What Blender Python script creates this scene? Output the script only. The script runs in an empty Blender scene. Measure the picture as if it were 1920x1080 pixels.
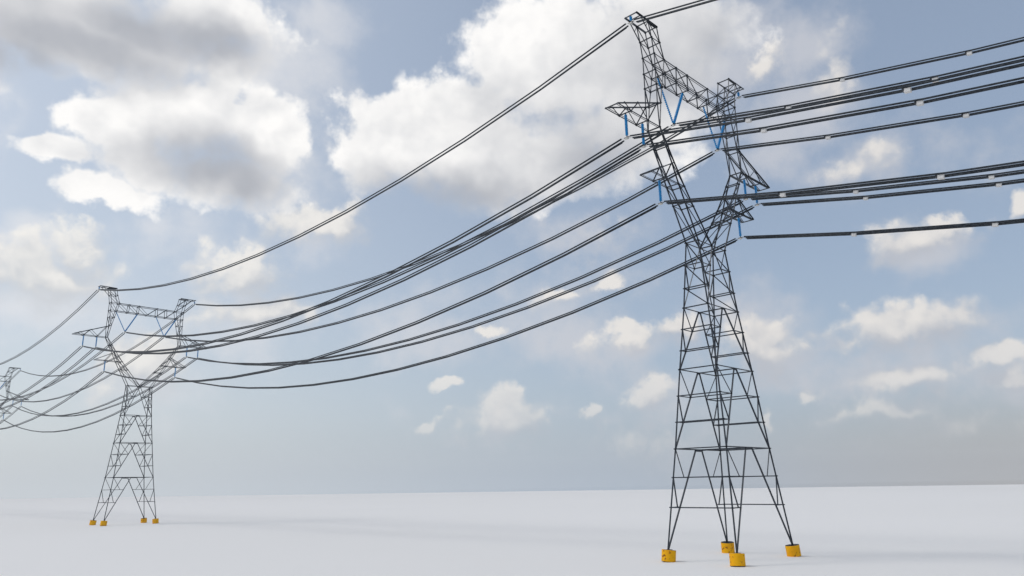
import bpy, bmesh, math, random
from mathutils import Vector, Matrix, noise
random.seed(7)
scene = bpy.context.scene
C = scene.collection
R = math.radians

# ------------------------------------------------------------------ camera
CAM_H, PITCH, ROLL, FPX = 10.4883, 0.255475, -0.017899, 1409.04
cam_data = bpy.data.cameras.new("camera")
cam = bpy.data.objects.new("camera", cam_data); C.objects.link(cam)
cam_data.sensor_width = 36.0; cam_data.sensor_fit = 'HORIZONTAL'
cam_data.lens = 36.0 * FPX / 1920.0
cam_data.clip_start = 0.5; cam_data.clip_end = 20000
fw = Vector((0, math.cos(PITCH), math.sin(PITCH))); up0 = Vector((0, -math.sin(PITCH), math.cos(PITCH))); r0 = Vector((1, 0, 0))
rt = r0 * math.cos(ROLL) + up0 * math.sin(ROLL); up = -r0 * math.sin(ROLL) + up0 * math.cos(ROLL)
cam.matrix_world = Matrix(((rt.x, up.x, -fw.x, 0), (rt.y, up.y, -fw.y, 0), (rt.z, up.z, -fw.z, CAM_H), (0, 0, 0, 1)))
scene.camera = cam
scene.view_settings.view_transform = 'Standard'; scene.view_settings.look = 'None'
scene.view_settings.exposure = 0.0; scene.view_settings.gamma = 1.0; scene.view_settings.use_curve_mapping = False

# ------------------------------------------------------------------ node helper
class NB:
    def __init__(s, tree): s.t = tree
    def n(s, typ, **kw):
        nd = s.t.nodes.new(typ)
        for k, v in kw.items(): setattr(nd, k, v)
        return nd
    def put(s, sock, v):
        if isinstance(v, bpy.types.NodeSocket): s.t.links.new(v, sock)
        else: sock.default_value = v
    def m(s, op, a, b=None, c=None, clamp=False):
        nd = s.n('ShaderNodeMath', operation=op, use_clamp=clamp)
        s.put(nd.inputs[0], a)
        if b is not None: s.put(nd.inputs[1], b)
        if c is not None: s.put(nd.inputs[2], c)
        return nd.outputs[0]
    def v(s, op, a, b=None, out=0):
        nd = s.n('ShaderNodeVectorMath', operation=op)
        s.put(nd.inputs[0], a)
        if b is not None: s.put(nd.inputs[3 if op == 'SCALE' else 1], b)
        return nd.outputs[out]
    def mix(s, f, a, b, clamp=True):
        nd = s.n('ShaderNodeMix', data_type='RGBA'); nd.clamp_factor = clamp
        s.put(nd.inputs[0], f); s.put(nd.inputs[6], a); s.put(nd.inputs[7], b)
        return nd.outputs[2]
    def rng(s, x, a, b, c=0., d=1., kind='SMOOTHSTEP'):
        nd = s.n('ShaderNodeMapRange', interpolation_type=kind)
        for i, q in enumerate((x, a, b, c, d)): s.put(nd.inputs[i], q)
        return nd.outputs[0]
    def noise(s, vec, scale, detail=5, rough=.55, dist=0., lac=2.0):
        nd = s.n('ShaderNodeTexNoise'); s.put(nd.inputs['Vector'], vec)
        nd.inputs['Scale'].default_value = scale; nd.inputs['Detail'].default_value = detail
        nd.inputs['Roughness'].default_value = rough; nd.inputs['Distortion'].default_value = dist
        nd.inputs['Lacunarity'].default_value = lac
        return nd.outputs['Fac'], nd.outputs['Color']

# ------------------------------------------------------------------ sky and sun
SUN_EL, SUN_AZ = R(48), R(-88)          # azimuth measured from +Y towards +X
world = bpy.data.worlds.new("World"); scene.world = world; world.use_nodes = True
W = world.node_tree; W.nodes.clear(); b = NB(W)
dirv = b.v('NORMALIZE', b.n('ShaderNodeTexCoord').outputs['Generated'])
sp = b.n('ShaderNodeSeparateXYZ'); b.put(sp.inputs[0], dirv)
dx, dy, dz = sp.outputs
az = b.m('MULTIPLY', b.m('ARCTAN2', dx, dy), 57.29578)
el = b.m('MULTIPLY', b.m('ARCSINE', dz), 57.29578)
# nishita sky, the part below the horizon repeats the horizon
cz = b.n('ShaderNodeCombineXYZ'); b.put(cz.inputs[0], dx); b.put(cz.inputs[1], dy); b.put(cz.inputs[2], b.m('MAXIMUM', dz, .015))
nsk = b.n('ShaderNodeTexSky', sky_type='NISHITA'); nsk.sun_disc = False
nsk.sun_elevation = SUN_EL; nsk.sun_rotation = SUN_AZ
nsk.air_density = 1.0; nsk.dust_density = 2.0; nsk.ozone_density = 1.4; nsk.altitude = 0
b.put(nsk.inputs[0], cz.outputs[0])
sky = b.v('SCALE', nsk.outputs[0], SKY_GAIN := .13)
# pale veil of high moisture, stronger towards the horizon and the sun side
hz = b.m('POWER', b.m('SUBTRACT', 1., b.m('MAXIMUM', dz, 0.)), 5.0)
west = b.rng(az, -45, 20, 1., 0.)
low = b.rng(el, -1, 15, 1., 0.)
veil_c = b.mix(west, (.44, .52, .63, 1), (.685, .735, .775, 1))
east = b.rng(az, 5, 35, 0., 1.)
veil_c = b.mix(b.m('MULTIPLY', east, b.rng(el, 0, 9, 1., 0.)), veil_c, (.455, .465, .49, 1))
veil_f = b.m('MINIMUM', b.m('ADD', b.m('MULTIPLY_ADD', hz, .42, .44), b.m('MULTIPLY', west, .10)), .97)
sky = b.mix(veil_f, sky, veil_c)
# position on the sky dome in degrees, wrinkled by noise
P = b.n('ShaderNodeCombineXYZ'); b.put(P.inputs[0], az); b.put(P.inputs[1], el)
def warp(scale, amp, det=4):
    _, col = b.noise(dirv, scale, det, .6)
    return b.v('MULTIPLY', b.v('SUBTRACT', col, (.5, .5, .5)), (amp, amp * .8, 0))
Pc = b.v('ADD', b.v('ADD', P.outputs[0], warp(7, 5.0, 3)), warp(38, 1.6, 5))
Ps = b.v('ADD', P.outputs[0], warp(6, 7.0, 4))
nfac, _ = b.noise(dirv, 24, 8, .58)
nbig, _ = b.noise(dirv, 9, 6, .52)
def field(vec, blobs):
    tot = None
    for (a, e, ra, re, w) in blobs:
        q = b.v('MULTIPLY', b.v('SUBTRACT', vec, (a, e, 0)), (1 / ra, 1 / re, 0))
        g = b.m('MULTIPLY', b.m('SUBTRACT', 1., b.v('LENGTH', q, out=1)), w)
        tot = g if tot is None else b.m('SMOOTH_MAX', tot, g, .25)
    return tot
#CLOUDS0
BIG = [(-25.84,25.63,7.26,3.19,1),(-22.37,29.26,2.42,2.19,1),(-32.19,24.39,1.93,1.68,1),(-33.6,21.67,2.77,1.14,1),(-29.43,24.08,4.75,2.77,1),(-29.73,19.46,4.11,1.27,1),(-28.12,21.81,3.77,1.77,1),(-19.45,25.26,3.36,3.15,1),(-21.88,21.59,6.02,2.05,1),(-32.98,29.98,14.13,2.94,1.2),(-40.46,26.34,4.29,3.3,1),(-24.38,31.56,6.53,2.45,1),(-8.59,26.15,5.85,3.86,1),(-3.76,27.64,5.77,3.08,1),(4.9,31.45,9.43,5.18,1.2),(-0.25,24.31,11.29,3.75,1.2),(11.66,31.65,9.15,4.72,1.2),(9.95,26.54,6.88,4.97,1),(-11.54,24.06,2.96,2.72,0.9),(0.4,33.45,3.22,3.28,0.8),(-70,35,18,9,1),(75,30,16,8,1),(120,40,20,10,1),(-130,30,22,9,1),(170,38,22,12,1),(10,62,40,9,1)]
DARK = [(-32.79,28.69,8.82,2.27,1),(-24.69,30.81,7.23,2.12,1.05),(-29.51,30.33,9.82,1.98,0.9),(-36.41,26.9,4.47,1.89,1),(-23.46,22.32,7.76,2.28,1),(-20.33,21.39,3.46,2.26,1),(-3.77,21.94,9.86,2.31,0.9),(6.34,24.47,6.92,3.52,0.65),(12.37,29.72,6.89,4.06,0.55),(4.69,26.9,7.92,2.32,0.4),(16.93,32.05,3.78,2.82,0.55),(-70,32,15,5,0.9),(75,27,14,4,0.9),(120,36,16,5,0.9),(-130,27,18,5,0.9),(170,32,18,6,0.9)]
SMALL = [(21.09,28.65,1.18,0.93,0.75),(27.66,21.43,1.65,1.42,0.6),(26.11,20.55,1.4,1.08,0.5),(30.02,15.47,3.67,1.48,1.3),(31.45,16.37,1.18,0.76,1),(35.81,16.29,0.73,1.05,1),(27.7,9.57,4.36,2.07,1.5),(26.17,10.53,2.0,1.09,1),(24.59,8.85,1.29,0.95,1),(18.55,9.14,3.39,2.36,1.4),(17.11,9.82,1.69,1.54,1),(27.57,6.2,3.12,1.2,1.3),(32.91,7.06,2.15,0.8,1),(33.71,5.77,1.82,1.06,1.2),(21.49,5.55,0.91,0.41,0.9),(26.96,4.04,3.66,1.05,0.9),(29.25,4.71,0.61,0.89,0.8),(18.7,4.39,0.43,0.82,0.9),(9.98,6.01,2.19,1.17,1.2),(-0.57,5.06,3.54,2.05,1.3),(-2.59,4.81,1.4,1.1,1),(-5.78,4.65,0.95,0.59,1),(-5.0,7.42,1.21,0.36,0.9),(5.78,5.32,0.56,0.59,1),(9.08,2.81,2.91,1.38,0.6),(9.31,10.08,2.8,0.96,0.9),(12.53,10.51,1.96,0.99,0.9),(-1.72,11.01,1.4,0.57,0.9),(3.12,13.75,1.58,0.73,0.9),(7.5,14.06,1.4,0.64,0.8),(-15.03,18.94,3.61,1.8,1.2),(-13.46,20.02,1.64,0.98,0.8),(-33.0,13.6,4.93,2.39,1.6),(-30.88,15.35,2.05,1.75,1.4),(-34.76,13.37,1.72,1.68,1.2),(-20.6,14.86,3.04,2.29,1.4),(-19.67,12.31,4.63,1.45,1.2),(-26.55,8.48,2.8,2.38,1.3),(-27.97,6.45,1.43,1.58,0.9),(25.51,26.7,0.95,2.1,0.45),(29.03,3.17,5.18,1.02,0.35),(6.46,18.28,2.11,1.21,0.4),(60,10,7,2,1),(-60,12,8,2.5,1),(95,14,9,3,1),(-100,10,8,2,1),(140,12,9,3,1),(-160,14,9,3,1)]
WISP = [(-16.85,22.5,4.41,4.58,1.1),(-26.28,17.69,6.92,2.19,0.8),(-29.82,27.16,5.48,2.03,1),(1.66,13.79,10.75,2.84,0.6),(26.21,21.27,3.87,2.87,0.9),(25.53,26.88,2.56,3.14,0.8),(27.52,8.21,6.11,3.2,0.9),(18.45,8.19,4.4,2.66,0.8),(30.07,14.74,4.76,1.58,0.8),(-1.38,4.6,5.2,1.97,0.7),(9.68,9.46,5.17,1.99,0.8),(-19.58,11.08,6.62,3.43,0.7),(-32.53,12.26,5.99,2.75,0.8),(-15.02,18.75,3.21,2.35,0.8),(-17.33,29.96,4.98,6.14,1.3),(-15.88,33.73,4.73,2.45,1.2),(-17.01,25.15,3.65,3.39,1),(-18.31,20.44,4.69,2.3,0.8),(-34.0,12.1,6.38,2.36,1),(-34.83,16.1,2.61,2.01,0.9),(24.4,29.62,4.16,2.75,1.1),(22.25,25.31,4.95,3.26,1.1),(19.83,31.58,4.88,3.14,1),(20.7,22.19,3.44,1.86,0.9),(26.81,20.42,3.12,1.79,0.8),(18.39,30.02,4.5,3.22,1),(-22.55,16.22,5.81,2.26,0.7),(5.22,18.94,4.24,1.61,0.6),(-0.89,11.4,16.88,1.82,0.7),(18.76,11.25,5.93,2.3,0.8),(25.04,6.97,11.29,2.53,0.8),(-25.32,7.82,5.35,3.62,0.8),(-16.82,22.11,3.2,3.45,0.8),(13.34,5.76,7.61,3.47,0.5),(-10.73,12.18,7.99,2.39,0.6),(-13.67,24.69,2.09,2.3,0.7),(-36.69,22.84,1.15,1.93,0.6),(34.91,21.14,3.56,1.97,0.4),(60,20,15,8,1),(-75,18,20,8,1),(110,24,18,8,1),(-150,20,20,8,1)]
#CLOUDS1
UPV = (-.45, 1.2, 0)                       # towards the light, in degrees on the dome
def puff(vec, scale, det=1.5):
    nd = b.n('ShaderNodeTexVoronoi', feature='F1'); nd.normalize = True
    b.put(nd.inputs['Vector'], vec); nd.inputs['Scale'].default_value = scale
    nd.inputs['Detail'].default_value = det; nd.inputs['Roughness'].default_value = .55
    return b.m('SUBTRACT', .42, nd.outputs['Distance'])
_, wc = b.noise(dirv, 18, 4, .6)
dw = b.v('ADD', dirv, b.v('MULTIPLY', b.v('SUBTRACT', wc, (.5, .5, .5)), (.05, .05, .05)))
pf = puff(dw, 26)
pf_sun = puff(b.v('ADD', dw, (-.006, 0, .012)), 26)
bill = b.m('SUBTRACT', pf, pf_sun)        # billow relief, positive on the lit side
soft1, _ = b.noise(dirv, 15, 3, .5)
soft2 = b.noise(b.v('ADD', dirv, (-.012, 0, .022)), 15, 3, .5)[0]
relief = b.m('SUBTRACT', soft1, soft2)
edge = b.m('SUBTRACT', nfac, .5)
# thin veils
fw_ = field(Ps, WISP)
wn = b.m('MULTIPLY_ADD', b.m('SUBTRACT', nbig, .5), 2.4, b.m('MULTIPLY', edge, 1.7))
a_w = b.m('MULTIPLY', b.rng(b.m('ADD', fw_, wn), -.25, 1.15), .80)
sky = b.mix(a_w, sky, b.mix(west, (.585, .60, .65, 1), (.78, .80, .84, 1)))
# small cumulus
fs = field(Pc, SMALL)
fs_up = field(b.v('ADD', Pc, UPV), SMALL)
top_s = b.m('SUBTRACT', fs, fs_up)
ds = b.m('ADD', b.m('ADD', fs, .12), b.m('MULTIPLY_ADD', edge, 2.3, b.m('MULTIPLY', pf, 1.5)))
lit_s = b.m('ADD', b.m('MULTIPLY', top_s, .85), b.m('MULTIPLY_ADD', bill, 1.6, b.m('MULTIPLY', relief, 1.5)))
lit_s = b.rng(lit_s, -.42, 1.0)
a_s = b.rng(ds, -.12, b.m('MULTIPLY_ADD', lit_s, -1.15, 1.75))
col_s = b.mix(lit_s, b.mix(west, (.49, .51, .56, 1), (.60, .625, .66, 1)), b.mix(west, (.84, .805, .765, 1), (.93, .91, .87, 1)))
a_s = b.m('MULTIPLY', a_s, b.rng(el, 0, 11, .30, .90))
sky = b.mix(a_s, sky, col_s)
# large cloud masses
fb = field(Pc, BIG)
fbn = b.m('ADD', fb, b.m('MULTIPLY_ADD', edge, 1.0, b.m('MULTIPLY', pf, .75)))
dk0 = b.m('ADD', field(Ps, DARK), b.m('MULTIPLY', b.m('SUBTRACT', nbig, .5), .7))
dk = b.rng(dk0, -.45, .85)
a_b = b.rng(fbn, b.m('MULTIPLY', dk, -.25), b.m('MULTIPLY_ADD', dk, .50, .34))
lit = b.m('ADD', b.m('MULTIPLY_ADD', relief, 1.9, .74), b.m('MULTIPLY_ADD', bill, .9, b.m('MULTIPLY', b.rng(fbn, .0, .7, 1., 0.), .20)), clamp=True)
bright = b.mix(lit, (.76, .765, .78, 1), (1.03, 1.015, .995, 1))
dark = b.mix(b.m('MULTIPLY_ADD', relief, 1.4, .40, clamp=True), (.42, .44, .485, 1), (.54, .55, .585, 1))
sky = b.mix(b.m('MULTIPLY', a_b, .97), sky, b.mix(dk, bright, dark))
bg = b.n('ShaderNodeBackground'); b.put(bg.inputs[0], sky); bg.inputs[1].default_value = 1.0
wo = b.n('ShaderNodeOutputWorld'); b.put(wo.inputs[0], bg.outputs[0])
world.cycles.sampling_method = 'MANUAL'; world.cycles.sample_map_resolution = 512

sd = bpy.data.lights.new("sun", 'SUN'); sd.energy = 1.0; sd.angle = R(13); sd.color = (1, .965, .91)
so = bpy.data.objects.new("sun", sd); C.objects.link(so)
tosun = Vector((math.sin(SUN_AZ) * math.cos(SUN_EL), math.cos(SUN_AZ) * math.cos(SUN_EL), math.sin(SUN_EL)))
so.rotation_euler = tosun.to_track_quat('Z', 'Y').to_euler(); so.location = (-60, 0, 120)

# ------------------------------------------------------------------ materials
def material(name):
    m = bpy.data.materials.new(name); m.use_nodes = True; t = m.node_tree; t.nodes.clear(); n = NB(t)
    out = n.n('ShaderNodeOutputMaterial'); p = n.n('ShaderNodeBsdfPrincipled'); n.put(out.inputs[0], p.outputs[0])
    return m, n, p
def steel_mat():
    m, n, p = material("weathered_steel")
    oc = n.n('ShaderNodeTexCoord').outputs['Object']
    f, _ = n.noise(oc, 1.7, 6, .65); g, _ = n.noise(oc, 11, 4, .6)
    n.put(p.inputs['Base Color'], n.mix(n.rng(f, .3, .7), (.005, .009, .016, 1), (.024, .034, .050, 1)))
    p.inputs['Metallic'].default_value = .35
    n.put(p.inputs['Roughness'], n.m('MULTIPLY_ADD', g, .35, .22))
    bp = n.n('ShaderNodeBump'); bp.inputs['Strength'].default_value = .35; bp.inputs['Distance'].default_value = .03
    n.put(bp.inputs['Height'], g); n.put(p.inputs['Normal'], bp.outputs[0])
    return m
def cable_mat():
    m, n, p = material("stranded_aluminium")
    oc = n.n('ShaderNodeTexCoord').outputs['Object']
    g, _ = n.noise(oc, 3.2, 3, .7); h, _ = n.noise(oc, .6, 4, .6)
    n.put(p.inputs['Base Color'], n.mix(n.rng(g, .35, .68), (.004, .008, .014, 1), (.036, .046, .058, 1)))
    p.inputs['Metallic'].default_value = .5
    n.put(p.inputs['Roughness'], n.m('MULTIPLY_ADD', h, .3, .28))
    bp = n.n('ShaderNodeBump'); bp.inputs['Strength'].default_value = .9; bp.inputs['Distance'].default_value = .05
    n.put(bp.inputs['Height'], g); n.put(p.inputs['Normal'], bp.outputs[0])
    return m
def paint_mat():
    m, n, p = material("chipped_yellow_paint")
    oc = n.n('ShaderNodeTexCoord').outputs['Object']
    f, _ = n.noise(oc, 2.1, 6, .6, .6); g, _ = n.noise(oc, .8, 3, .5)
    base = n.mix(n.rng(g, .35, .7), (.84, .43, .001, 1), (.80, .36, .002, 1))
    n.put(p.inputs['Base Color'], n.mix(n.rng(f, .57, .63), base, (.20, .055, .012, 1)))
    p.inputs['Roughness'].default_value = .6; p.inputs['Specular IOR Level'].default_value = .15
    return m
def plain_mat(name, col, rough, metal=0., var=.12, scale=3.):
    m, n, p = material(name)
    oc = n.n('ShaderNodeTexCoord').outputs['Object']
    f, _ = n.noise(oc, scale, 5, .6)
    lo = tuple(c * (1 - var) for c in col) + (1,); hi = tuple(min(1, c * (1 + var)) for c in col) + (1,)
    n.put(p.inputs['Base Color'], n.mix(f, lo, hi))
    p.inputs['Roughness'].default_value = rough; p.inputs['Metallic'].default_value = metal
    return m
def ground_mat():
    m, n, p = material("pale_ground")
    oc = n.n('ShaderNodeTexCoord').outputs['Object']
    f, _ = n.noise(oc, .006, 6, .55); g, _ = n.noise(oc, .35, 6, .6)
    c = n.mix(f, (.795, .78, .755, 1), (.86, .845, .825, 1))
    n.put(p.inputs['Base Color'], c); p.inputs['Roughness'].default_value = .85
    p.inputs['Specular IOR Level'].default_value = .2
    bp = n.n('ShaderNodeBump'); bp.inputs['Strength'].default_value = .15; bp.inputs['Distance'].default_value = .1
    n.put(bp.inputs['Height'], g); n.put(p.inputs['Normal'], bp.outputs[0])
    return m
STEEL = steel_mat(); CABLE = cable_mat(); YELLOW = paint_mat(); GROUND = ground_mat()
BLUE = plain_mat("blue_glazed_insulator", (.004, .245, .56), .35, 0., .15)
DARKMET = plain_mat("dark_fitting", (.03, .035, .045), .4, .6)
CLAMP = plain_mat("pale_clamp", (.50, .49, .46), .5, .2)
SPACER = plain_mat("light_grey_spacer", (.62, .615, .61), .6, 0., .1, 8.)
TOPDARK = plain_mat("dark_base_plate", (.025, .02, .018), .7, .3)

# ------------------------------------------------------------------ mesh helpers
def link(name, me, parent=None):
    o = bpy.data.objects.new(name, me); C.objects.link(o)
    if parent: o.parent = parent
    return o
def finish(name, bm, mats, parent=None, smooth=False):
    bmesh.ops.recalc_face_normals(bm, faces=bm.faces)
    me = bpy.data.meshes.new(name); bm.to_mesh(me); bm.free()
    for m in (mats if isinstance(mats, (list, tuple)) else [mats]): me.materials.append(m)
    if smooth:
        for p in me.polygons: p.use_smooth = True
    return link(name, me, parent)
def tag(o, label=None, cat=None, group=None, kind=None):
    if label: o['label'] = label
    if cat: o['category'] = cat
    if group: o['group'] = group
    if kind: o['kind'] = kind
    return o
class Steel:
    """collects rolled angle bars and gusset plates into one bmesh"""
    def __init__(s): s.bm = bmesh.new()
    def bar(s, p, q, w=.16, t=.028, over=0., flip=1):
        p = Vector(p); q = Vector(q); d = (q - p).normalized(); p = p - d * over; q = q + d * over
        ref = Vector((0, 0, 1)) if abs(d.z) < .9 else Vector((0, 1, 0))
        a = d.cross(ref).normalized() * flip; c = a.cross(d).normalized()
        prof = [(0, 0), (w, 0), (w, t), (t, t), (t, w), (0, w)]
        r = []
        for o in (p, q):
            r.append([s.bm.verts.new(o + a * (x - w * .35) + c * (y - w * .35)) for x, y in prof])
        for i in range(6):
            j = (i + 1) % 6
            s.bm.faces.new((r[0][i], r[0][j], r[1][j], r[1][i]))
        s.bm.faces.new(r[0][::-1]); s.bm.faces.new(r[1])
    def plate(s, p, sx=.42, sz=.42, th=.05):
        p = Vector(p)
        pts = [(-.5, -.25), (-.25, -.5), (.3, -.5), (.5, -.2), (.5, .3), (.2, .5), (-.3, .5), (-.5, .2)]
        f = [[s.bm.verts.new(p + Vector((x * sx, y, z * sz))) for x, z in pts] for y in (-th / 2, th / 2)]
        n = len(pts)
        for i in range(n): s.bm.faces.new((f[0][i], f[0][(i + 1) % n], f[1][(i + 1) % n], f[1][i]))
        s.bm.faces.new(f[0]); s.bm.faces.new(f[1][::-1])
    def build(s, name, parent, mat=None): return finish(name, s.bm, mat or STEEL, parent)
def tube(bm, pts, r, seg=8, cap=True):
    rings = []
    for i, p in enumerate(pts):
        p = Vector(p)
        d = (Vector(pts[min(i + 1, len(pts) - 1)]) - Vector(pts[max(i - 1, 0)])).normalized()
        ref = Vector((0, 0, 1)) if abs(d.z) < .9 else Vector((0, 1, 0))
        a = d.cross(ref).normalized(); c = a.cross(d)
        rings.append([bm.verts.new(p + (a * math.cos(k * 2 * math.pi / seg) + c * math.sin(k * 2 * math.pi / seg)) * r) for k in range(seg)])
    for u, v in zip(rings, rings[1:]):
        for k in range(seg): bm.faces.new((u[k], u[(k + 1) % seg], v[(k + 1) % seg], v[k]))
    if cap: bm.faces.new(rings[0][::-1]); bm.faces.new(rings[-1])
def lathe(bm, p, q, prof, seg=14, mi=None):
    p = Vector(p); q = Vector(q); L = (q - p).length; d = (q - p).normalized()
    ref = Vector((0, 0, 1)) if abs(d.z) < .9 else Vector((0, 1, 0))
    a = d.cross(ref).normalized(); c = a.cross(d); rings = []
    for t, r in prof:
        rings.append([bm.verts.new(p + d * (t * L) + (a * math.cos(k * 2 * math.pi / seg) + c * math.sin(k * 2 * math.pi / seg)) * r) for k in range(seg)])
    fs = []
    for u, v in zip(rings, rings[1:]):
        for k in range(seg): fs.append(bm.faces.new((u[k], u[(k + 1) % seg], v[(k + 1) % seg], v[k])))
    e0 = bm.faces.new(rings[0][::-1]); e1 = bm.faces.new(rings[-1])
    return fs, e0, e1
def box(bm, c, ax, ay, az_):
    c = Vector(c); ax = Vector(ax); ay = Vector(ay); az_ = Vector(az_)
    v = [bm.verts.new(c + ax * x + ay * y + az_ * z) for x in (-.5, .5) for y in (-.5, .5) for z in (-.5, .5)]
    for f in ((0, 1, 3, 2), (4, 6, 7, 5), (0, 4, 5, 1), (2, 3, 7, 6), (0, 2, 6, 4), (1, 5, 7, 3)): bm.faces.new([v[i] for i in f])

# ------------------------------------------------------------------ ground
bm = bmesh.new()
e0 = Vector((604.0, 925.5, 0)); e1 = Vector((-1076.2, 1623.7, 0)); d = (e1 - e0).normalized(); nrm = Vector((d.y, -d.x, 0))
if nrm.y > 0: nrm = -nrm
A = e0 - d * 1500; B = e0 + d * 4200
far = 2600
cs = [A, B, B + nrm * far, A + nrm * far]
NX, NY = 24, 12
g = [[bm.verts.new(A + (B - A) * (i / NX) + nrm * far * (j / NY)) for i in range(NX + 1)] for j in range(NY + 1)]
for j in range(NY):
    for i in range(NX): bm.faces.new((g[j][i], g[j][i + 1], g[j + 1][i + 1], g[j + 1][i]))
gr = finish('ground', bm, GROUND); tag(gr, kind='structure')
if gr.data.polygons[0].normal.z < 0: gr.data.flip_normals()
gr_min = Vector([min(v.co[i] for v in gr.data.vertices) for i in range(3)]); gr_max = Vector([max(v.co[i] for v in gr.data.vertices) for i in range(3)])

# ------------------------------------------------------------------ lattice tower
TH = 0.79704
T1 = Vector((29.769, 109.885, 0)); STEP = Vector((-158.234, 147.404, 0))
def tpos(k): return T1 + STEP * (k - 1)
YH = 1.03
LV = {'F': (8.0, 5.12, 1.35), '3': (6.18, 3.96, 14.88), '6': (5.10, 2.98, 26.1), '9': (4.32, 1.99, 35.2), 'W': (3.90, 1.02, 45.12)}
ZS = {'1': 7.0, '2': 10.98, '4': 18.6, '5': 22.3, '7': 28.85, '8': 32.0, '10': 38.15, '11': 41.62}
def legp(z):
    ks = sorted(LV.values(), key=lambda a: a[2])
    for a, c in zip(ks, ks[1:]):
        if z <= c[2] + 1e-6:
            t = (z - a[2]) / (c[2] - a[2]); return (a[0] + (c[0] - a[0]) * t, a[1] + (c[1] - a[1]) * t, z)
for k, z in ZS.items(): LV[k] = legp(z)
def sg(p, sx, sy): return Vector((p[0] * sx, p[1] * sy, p[2]))
def lerp(a, c, t): return Vector(a) * (1 - t) + Vector(c) * t
PANELS = [('F', ['1', '2'], '3', .85), ('3', ['4', '5'], '6', .24), ('6', ['7', '8'], '9', .24), ('9', ['10', '11'], 'W', .0)]
def diag_pt(bot, top, apx, z):      # point of the inverted-V diagonal at height z
    a = Vector(LV[bot]); c = Vector((apx, LV[top][1], LV[top][2])); return lerp(a, c, (z - a.z) / (c.z - a.z))
WC, WL = .225, .14
def build_tower():
    root = bpy.data.objects.new('transmission_tower', None); C.objects.link(root)
    # legs and footings
    for sx in (-1, 1):
        for sy in (-1, 1):
            s = Steel(); ks = ['F', '3', '6', '9', 'W']
            for a, c in zip(ks, ks[1:]): s.bar(sg(LV[a], sx, sy), sg(LV[c], sx, sy), .23, .03, flip=sx * sy)
            s.build('leg', root)
            bm = bmesh.new()
            tilt = Vector((-sx * .105, -sy * .055, 1)).normalized()
            base = Vector((sx * 8.03, sy * 5.12, .02)); top = base + tilt * 1.5
            fs, f0, f1 = lathe(bm, base, top, [(0, .90), (.0, .95), (.05, .96), (.95, .96), (1, .95), (1, .88)], 28)
            f0.material_index = 1; f1.material_index = 1
            for f in fs[-28:]: f.material_index = 1
            for f in fs[:28]: f.material_index = 1
            # anchor plate and stub around the leg foot
            o = finish('footing', bm, [YELLOW, TOPDARK], root)
            for p in o.data.polygons: p.use_smooth = len(p.vertices) == 4 and p.material_index == 0
            s = Steel(); c0 = top + tilt * .03
            box(s.bm, c0, (.7, 0, 0), (0, .7, 0), (0, 0, .06)); s.build('base_plate', o)
    # bracing of the four sides
    for sy in (-1, 1):                       # faces across the line: inverted V with redundants
        s = Steel()
        for bot, mids, top, apx in PANELS:
            tz = LV[top][2]
            s.bar(sg(LV[top], -1, sy), sg(LV[top], 1, sy), .16, over=.3)
            for sx in (-1, 1):
                s.bar(sg(LV[bot], sx, sy), sg((apx, LV[top][1], tz), sx, sy), .175, flip=sx)
                lv = mids + [top]
                for i, k in enumerate(mids):
                    dp = diag_pt(bot, top, apx, LV[k][2])
                    s.bar(sg(LV[k], sx, sy), sg(dp, sx, sy), WL, over=.15)
                    upk = LV[lv[i + 1]]
                    tgt = dp if bot != 'F' else lerp(LV[k], dp, .72)
                    s.bar(sg(upk, sx, sy), sg(tgt, sx, sy), WL)
                    if bot != 'F': s.plate(sg(dp, sx, sy), .3, .3)
                s.plate(sg(LV[top], sx, sy), .4, .4)
            s.plate((0, sy * LV[top][1], tz - .1), .5 + 2 * apx, .34)
        s.build('front_bracing', root)
    for sx in (-1, 1):                       # sides along the line: single struts, zigzag in the top panel
        def strut(p, q, w, over=0.):
            s = Steel(); s.bar(p, q, w, over=over); s.build('strut', root)
        for bot, mids, top, apx in PANELS:
            for k in mids + [top]: strut(sg(LV[k], sx, -1), sg(LV[k], sx, 1), .15, .28)
            if bot != 'F':
                for k in mids:
                    dp = diag_pt(bot, top, apx, LV[k][2]); strut(sg(dp, sx, -1), sg(dp, sx, 1), WL, .1)
        for a, c in (('W', '11'), ('11', '10'), ('10', '9')): strut(sg(LV[a], sx, 1), sg(LV[c], sx, -1), .14)
    for k, apx in (('3', .85), ('6', .24), ('9', .24), ('W', 0)):
        s = Steel()
        for x in ((-apx, apx) if apx > .5 else (0,)):
            s.bar((x, -LV[k][1], LV[k][2] - .06), (x, LV[k][1], LV[k][2] - .06), .16, over=.1)
        s.build('diaphragm', root)
    s2 = (-1, 1)
    VO = [(3.9, 45.12), (6.72, 50.3), (8.18, 52.9), (9.75, 56.1), (10.95, 58.2), (12.15, 60.7)]
    VI = [(0.0, 45.12), (4.50, 50.3), (6.60, 52.9), (8.95, 56.1), (10.35, 58.2), (12.08, 60.7)]
    HO = [(12.15, 60.7), (12.3, 64.55), (12.2, 67.66), (12.2, 70.1), (12.2, 72.8), (12.64, 75.35), (13.27, 77.8)]
    HI = [(12.08, 60.7), (11.36, 64.85), (10.73, 67.66), (10.13, 70.1), (9.56, 72.8), (10.45, 75.35), (11.0, 77.8)]
    def pt(p, sx, sy, y=YH): return Vector((p[0] * sx, y * sy, p[1]))
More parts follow.
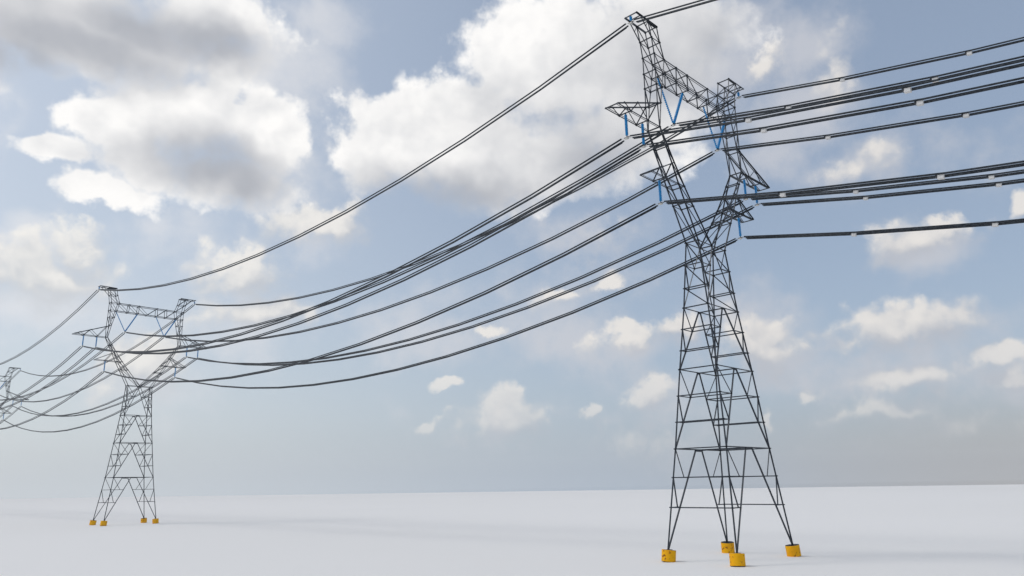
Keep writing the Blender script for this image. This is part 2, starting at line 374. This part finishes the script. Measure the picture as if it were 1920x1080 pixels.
    def truss(name, OO, II, sx, lac_from, y=YH, wc=WC, conv_end=False):
        a = bpy.data.objects.new(name, None); a.parent = root; C.objects.link(a)
        for L in (OO, II):
            for sy in s2:
                s = Steel()
                for p, q in zip(L, L[1:]): s.bar(pt(p, sx, sy), pt(q, sx, sy), wc * (.72 if name == 'neck_arm' else .8), flip=sy)
                s.build('chord', a)
        s = Steel()
        for i in range(len(OO)):
            for sy in s2:
                if i >= 1 and not (name == 'neck_arm' and i in (3, 5)) and not (name == 'head_column' and i in (0, 1)):
                    s.bar(pt(OO[i], sx, sy), pt(II[i], sx, sy), WL, over=.22)
                    s.plate(pt(OO[i], sx, sy), .38, .38); s.plate(pt(II[i], sx, sy), .38, .38)
                if i >= lac_from and i + 1 < len(OO):
                    s.bar(pt(OO[i + 1], sx, sy), pt(II[i], sx, sy), WL)
            if i >= 1 and not (name == 'head_column' and i == 0):
                for L in (OO, II):
                    if name == 'neck_arm' and i == 3: continue
                    s.bar(pt(L[i], sx, -1), pt(L[i], sx, 1), WL, over=.2)
        s.build('lacing', a)
        return a
    for sx in s2:
        truss('neck_arm', VO, VI, sx, 0)
        truss('head_column', HO, HI, sx, 1)
    # crossbeam between the two columns
    a = bpy.data.objects.new('crossbeam', None); a.parent = root; C.objects.link(a)
    for z, xe in ((72.8, 9.56), (70.1, 10.13)):
        for sy in s2:
            s = Steel(); s.bar((-xe, sy * YH, z), (xe, sy * YH, z), .19, flip=sy)
            s.bar((-xe, sy * (YH - .30), z - .02), (xe, sy * (YH - .30), z - .02), .10, flip=sy); s.build('chord', a)
    s = Steel()
    for sy in s2:
        for sx in s2:
            U = [(9.56, 72.8), (6.25, 72.8), (3.08, 72.8)]; Lw = [(10.13, 70.1), (6.42, 70.1), (3.16, 70.1), (0, 70.1)]
            for i in (1, 2): s.bar(pt(U[i], sx, sy), pt(Lw[i], sx, sy), WL)
            for i in range(3): s.bar(pt(U[i], sx, sy), pt(Lw[i + 1], sx, sy), .14)
            for q in U[1:] + Lw[1:]: s.plate(pt(q, sx, sy), .42, .36)
    for sx in s2:
        for q in ((9.56, 72.8), (6.25, 72.8), (3.08, 72.8), (6.42, 70.1), (3.16, 70.1)): s.bar(pt(q, sx, -1), pt(q, sx, 1), WL, over=.2)
    s.bar((0, -YH, 70.1), (0, YH, 70.1), WL, over=.2)
    s.build('lacing', a)
    # cross-arms
    for sx in s2:
        a = bpy.data.objects.new('upper_crossarm', None); a.parent = root; C.objects.link(a)
        low = [(22.3, 60.72), (19.2, 60.7), (15.1, 60.7), (12.15, 60.7)]; upc = [(22.3, 60.8), (20.6, 61.45), (17.35, 62.66), (12.33, 64.52), (11.3, 64.9)]
        for L in (low, upc):
            for sy in s2:
                s = Steel()
                for p, q in zip(L, L[1:]):
                    s.bar(pt(p, sx, sy), pt(q, sx, sy), .18, flip=sy)
                    s.bar(pt(p, sx, sy, YH - .28), pt(q, sx, sy, YH - .28), .09, flip=sy)
                s.build('chord', a)
        s = Steel()
        for sy in s2:
            for p, q in ((upc[1], low[1]), (low[1], upc[2]), (upc[2], low[2]), (low[2], upc[3])): s.bar(pt(p, sx, sy), pt(q, sx, sy), .13)
            for q in low[1:3] + upc[1:3]: s.plate(pt(q, sx, sy), .45, .32)
        for q in (low[0], low[1], low[2]): s.bar(pt(q, sx, -1), pt(q, sx, 1), WL, over=.15)
        s.build('lacing', a)
        a = bpy.data.objects.new('lower_crossarm', None); a.parent = root; C.objects.link(a)
        low = [(14.85, 52.92), (11.68, 52.9), (8.18, 52.9), (6.6, 52.9)]; upc = [(14.85, 53.0), (9.75, 55.65), (8.95, 56.1)]
        for L in (low, upc):
            for sy in s2:
                s = Steel()
                for p, q in zip(L, L[1:]):
                    s.bar(pt(p, sx, sy), pt(q, sx, sy), .16, flip=sy)
                    s.bar(pt(p, sx, sy, YH - .26), pt(q, sx, sy, YH - .26), .08, flip=sy)
                s.build('chord', a)
        s = Steel()
        for sy in s2:
            s.bar(pt(low[1], sx, sy), pt((9.75, 55.65), sx, sy), WL); s.plate(pt(low[1], sx, sy), .4, .3)
        for q in (low[0], low[1]): s.bar(pt(q, sx, -1), pt(q, sx, 1), WL, over=.12)
        s.build('lacing', a)
        a = bpy.data.objects.new('peak_bracket', None); a.parent = root; C.objects.link(a)
        for sy in s2:
            s = Steel(); s.bar(pt((10.9, 77.86), sx, sy), pt((16.3, 77.9), sx, sy), .22, flip=sy)
            s.bar(pt((11.0, 77.70), sx, sy, YH - .12), pt((13.3, 77.70), sx, sy, YH - .12), .2, flip=sy)
            s.bar(pt((15.2, 77.82), sx, sy), pt((12.64, 75.35), sx, sy), .17); s.plate(pt((15.2, 77.8), sx, sy), .4, .25)
            s.bar(pt((13.27, 77.8), sx, sy), pt((13.95, 76.6), sx, sy), .12)
            s.build('brace', a)
        s = Steel()
        for q in ((16.2, 77.9), (15.2, 77.86)): s.bar(pt(q, sx, -1), pt(q, sx, 1), WL, over=.12)
        s.build('cross_strut', a)
    return root
GT = 'lattice transmission towers along the line'
def copy_tree(o, parent=None):
    c = o.copy(); C.objects.link(c); c.parent = parent
    for ch in o.children: copy_tree(ch, c)
    return c
t1 = build_tower()
towers = {1: t1}
for k in (2, 3): towers[k] = copy_tree(t1)
LAB = {1: 'nearest and largest dark steel lattice pylon on yellow footings, on the right',
       2: 'whole dark steel lattice pylon on four yellow footings, standing on the left',
       3: 'farthest lattice pylon, mostly cut off by the left edge of the photo'}
for k, o in towers.items():
    o.location = tpos(k); o.rotation_euler = (0, 0, TH)
    tag(o, LAB[k], 'transmission tower', GT)

# ------------------------------------------------------------------ insulators
def w_of(k, x, y, z):
    t = tpos(k); return Vector((t.x + x * math.cos(TH) - y * math.sin(TH), t.y + x * math.sin(TH) + y * math.cos(TH), z))
ATT = {'IP': (16.25, 77.72, 76.70), 'I1': (19.1, 60.6, 57.0), 'I2': (15.06, 60.6, 57.0), 'I3': (11.66, 52.8, 49.28), 'IV': (6.55, 70.0, 63.27)}
LDIR = Vector((-math.sin(TH), math.cos(TH), 0))
def insulator(p, q, rad, pitch, clamp=True):
    """string from p (steel) to q (conductor), origin at p"""
    root = bpy.data.objects.new('insulator_string', None); C.objects.link(root)
    p = Vector(p); q = Vector(q); v = q - p; L = v.length; d = v / L
    bm = bmesh.new(); n = max(4, int((L - .34) / pitch)); prof = [(.10 / L, .05)]
    for i in range(n):
        t0 = (.12 + i * (L - .36) / n) / L; st = (L - .36) / n / L
        prof += [(t0, rad * .55), (t0 + st * .18, rad), (t0 + st * .55, rad * .92), (t0 + st * .72, rad * .45)]
    prof.append((1 - .22 / L, .05))
    lathe(bm, (0, 0, 0), v, prof, 14)
    finish('shed_stack', bm, BLUE, root)
    bm = bmesh.new(); tube(bm, [(0, 0, .0), d * .12], .06, 8); tube(bm, [Vector((0, 0, .05)) - LDIR * .001, Vector((0, 0, -.14))], .09, 8)
    finish('top_fitting', bm, DARKMET, root)
    bm = bmesh.new(); tube(bm, [d * (L - .24), v], .07, 8)
    tube(bm, [v + LDIR * .45, v - LDIR * .45], .085, 8)
    finish('end_fitting', bm, DARKMET, root)
    if clamp:
        bm = bmesh.new(); r = Vector((math.cos(TH), math.sin(TH), 0))
        box(bm, v + Vector((0, 0, -.16)), LDIR * .42, r * .34, Vector((0, 0, .14)))
        finish('suspension_clamp', bm, CLAMP, root)
    root.location = p
    return root
protos = {}
SIDE = {-1: 'left', 1: 'right'}
TN = {1: 'nearest pylon', 2: 'left pylon', 3: 'farthest pylon'}
GI = 'blue insulator strings hung from the pylons'
def place_ins(key, proto_args, k, p, q, label):
    p = Vector(p); q = Vector(q)
    if key not in protos:
        o = insulator(p, q, *proto_args); protos[key] = o
    else:
        o = copy_tree(protos[key]); o.location = p
    tag(o, label, 'insulator', GI)
for k in (1, 2, 3):
    for sx in (-1, 1):
        if k == 3 and sx == -1: continue
        S = SIDE[sx]; N = TN[k]
        for nm, lab in (('IP', 'very short blue insulator under the %s peak of the %s' % (S, N)),
                        ('I1', 'outer blue insulator under the upper %s cross-arm of the %s' % (S, N)),
                        ('I2', 'inner blue insulator under the upper %s cross-arm of the %s' % (S, N)),
                        ('I3', 'single blue insulator under the small lower %s cross-arm of the %s' % (S, N))):
            x, z0, z1 = ATT[nm]
            key = nm if nm in ('IP',) else 'I'
            place_ins(key, (.22, .19), k, w_of(k, sx * x, 0, z0), w_of(k, sx * x, 0, z0 - (1.02 if nm == 'IP' else 3.55)), lab)
        x, z0, z1 = ATT['IV']; apex = w_of(k, sx * x, 0, z1 + .12)
        for xx, which in ((10.13, 'outer'), (3.16, 'inner')):
            if k == 3 and which == 'inner': continue
            thin = (sx * xx) < sx * x if sx > 0 else (sx * xx) < sx * x
            place_ins('V%d%s' % (sx, which), (.17 if thin else .23, .30 if thin else .19, which == 'inner'), k, w_of(k, sx * xx, 0, 70.0), apex,
                      'slanting blue insulator, %s arm of the %s V below the crossbeam of the %s' % (which, S, N))

# ------------------------------------------------------------------ conductor bundles
SAG = 12.0; NSEG = 12
Rx = Vector((math.cos(TH), math.sin(TH), 0))
OFF = [(-.29, .09), (.31, .02), (.20, -.16)]
def centre(k, x, z, t):
    p = w_of(k, x, 0, z) * (1 - t) + w_of(k + 1, x, 0, z) * t
    p.z -= 4 * SAG * t * (1 - t); return p
def bundle(k, sx, nm, label, group):
    x, _, z = ATT[nm]; x *= sx
    z = {'IP': 76.70, 'I1': 57.0, 'I2': 57.0, 'I3': 49.28, 'IV': 63.27}[nm]
    root = bpy.data.objects.new('conductor_bundle', None); C.objects.link(root)
    org = centre(k, x, z, 0); root.location = org
    ts = [i / NSEG for i in range(NSEG + 1)]
    e = .75 / STEP.length; ts[0] = e; ts[-1] = 1 - e
    for j, (ox, oz) in enumerate(OFF):
        ee = [0, .0, .25][j] / STEP.length
        tt = list(ts); tt[0] += ee; tt[-1] -= ee
        pts = [centre(k, x, z, t) + Rx * ox + Vector((0, 0, oz)) - org for t in tt]
        bm = bmesh.new(); tube(bm, pts, .118, 8)
        finish('cable', bm, CABLE, root)
        for p_ in root.children[-1].data.polygons: p_.use_smooth = len(p_.vertices) == 4
    bm = bmesh.new()                                       # thin rods from the bundle ends to the clamps
    for t0, t1_ in ((0.12 / STEP.length, ts[0]), (1 - .12 / STEP.length, ts[-1])):
        for ox, oz in OFF[:2]:
            a = centre(k, x, z, t0) + Vector((0, 0, -.05)) - org; c = centre(k, x, z, t1_) + Rx * ox + Vector((0, 0, oz)) - org
            tube(bm, [a, c], .028, 6)
    finish('end_rod', bm, CLAMP, root)
    if k == 0:
        for i in range(1, 12):
            t = 1 - .082 * i; t = max(t, .06)
            p = centre(k, x, z, t) - org; q = centre(k, x, z, t - .005) - org; dd = (q - p).normalized(); nn = dd.cross(Rx).normalized()
            if nn.z < 0: nn = -nn
            bm = bmesh.new(); box(bm, p + Vector((0, 0, -.20)), dd * .66, Rx * .50, nn * .52)
            bmesh.ops.bevel(bm, geom=list(bm.edges), offset=.03, segments=1, affect='EDGES')
            finish('spacer', bm, SPACER, root)
            bm = bmesh.new(); box(bm, p - dd * .42 + Vector((0, 0, -.06)), dd * .16, Rx * .62, nn * .44); finish('spacer_clip', bm, DARKMET, root)
    tag(root, label, 'power line', group)
    return root
WHERE = {'IP': 'peak', 'I1': 'outer upper cross-arm insulator', 'I2': 'inner upper cross-arm insulator', 'I3': 'lower cross-arm', 'IV': 'crossbeam V'}
for k in (0, 1, 2, 3):
    for sx in (-1, 1):
        for nm in ('IP', 'IV', 'I1', 'I2', 'I3'):
            if k == 3 and (sx < 0 or nm == 'IV'): continue
            S = SIDE[sx]
            if k == 0: lab = 'cables with grey spacers running right from nearest pylon, %s %s' % (S, WHERE[nm])
            if k == 1: lab = 'sagging cables joining both whole pylons at their %s %s' % (S, WHERE[nm])
            if k == 2: lab = 'thin cables running left from left pylon, %s %s' % (S, WHERE[nm])
            if k == 3: lab = 'faint cables leaving farthest pylon at left edge, %s %s' % (S, WHERE[nm])
            bundle(k, sx, nm, lab, 'power line cable bundles')
# ------------------------------------------------------------------ air
HAZE_DENSITY = .00013
zt = 92.0
lo = (gr_min.x - 3, gr_min.y - 3, -1.0); hi = (gr_max.x + 3, gr_max.y + 3, zt)
bm = bmesh.new()
box(bm, [(a + c) / 2 for a, c in zip(lo, hi)], (hi[0] - lo[0], 0, 0), (0, hi[1] - lo[1], 0), (0, 0, hi[2] - lo[2]))
hm = bpy.data.materials.new('thin_air'); hm.use_nodes = True; t = hm.node_tree; t.nodes.clear()
ho = t.nodes.new('ShaderNodeOutputMaterial'); pv = t.nodes.new('ShaderNodeVolumePrincipled')
pv.inputs['Color'].default_value = (.93, .935, .945, 1); pv.inputs['Density'].default_value = HAZE_DENSITY; pv.inputs['Anisotropy'].default_value = .2
t.links.new(pv.outputs[0], ho.inputs['Volume'])
hz_o = finish('haze', bm, hm); tag(hz_o, kind='stuff')
hm.cycles.homogeneous_volume = True
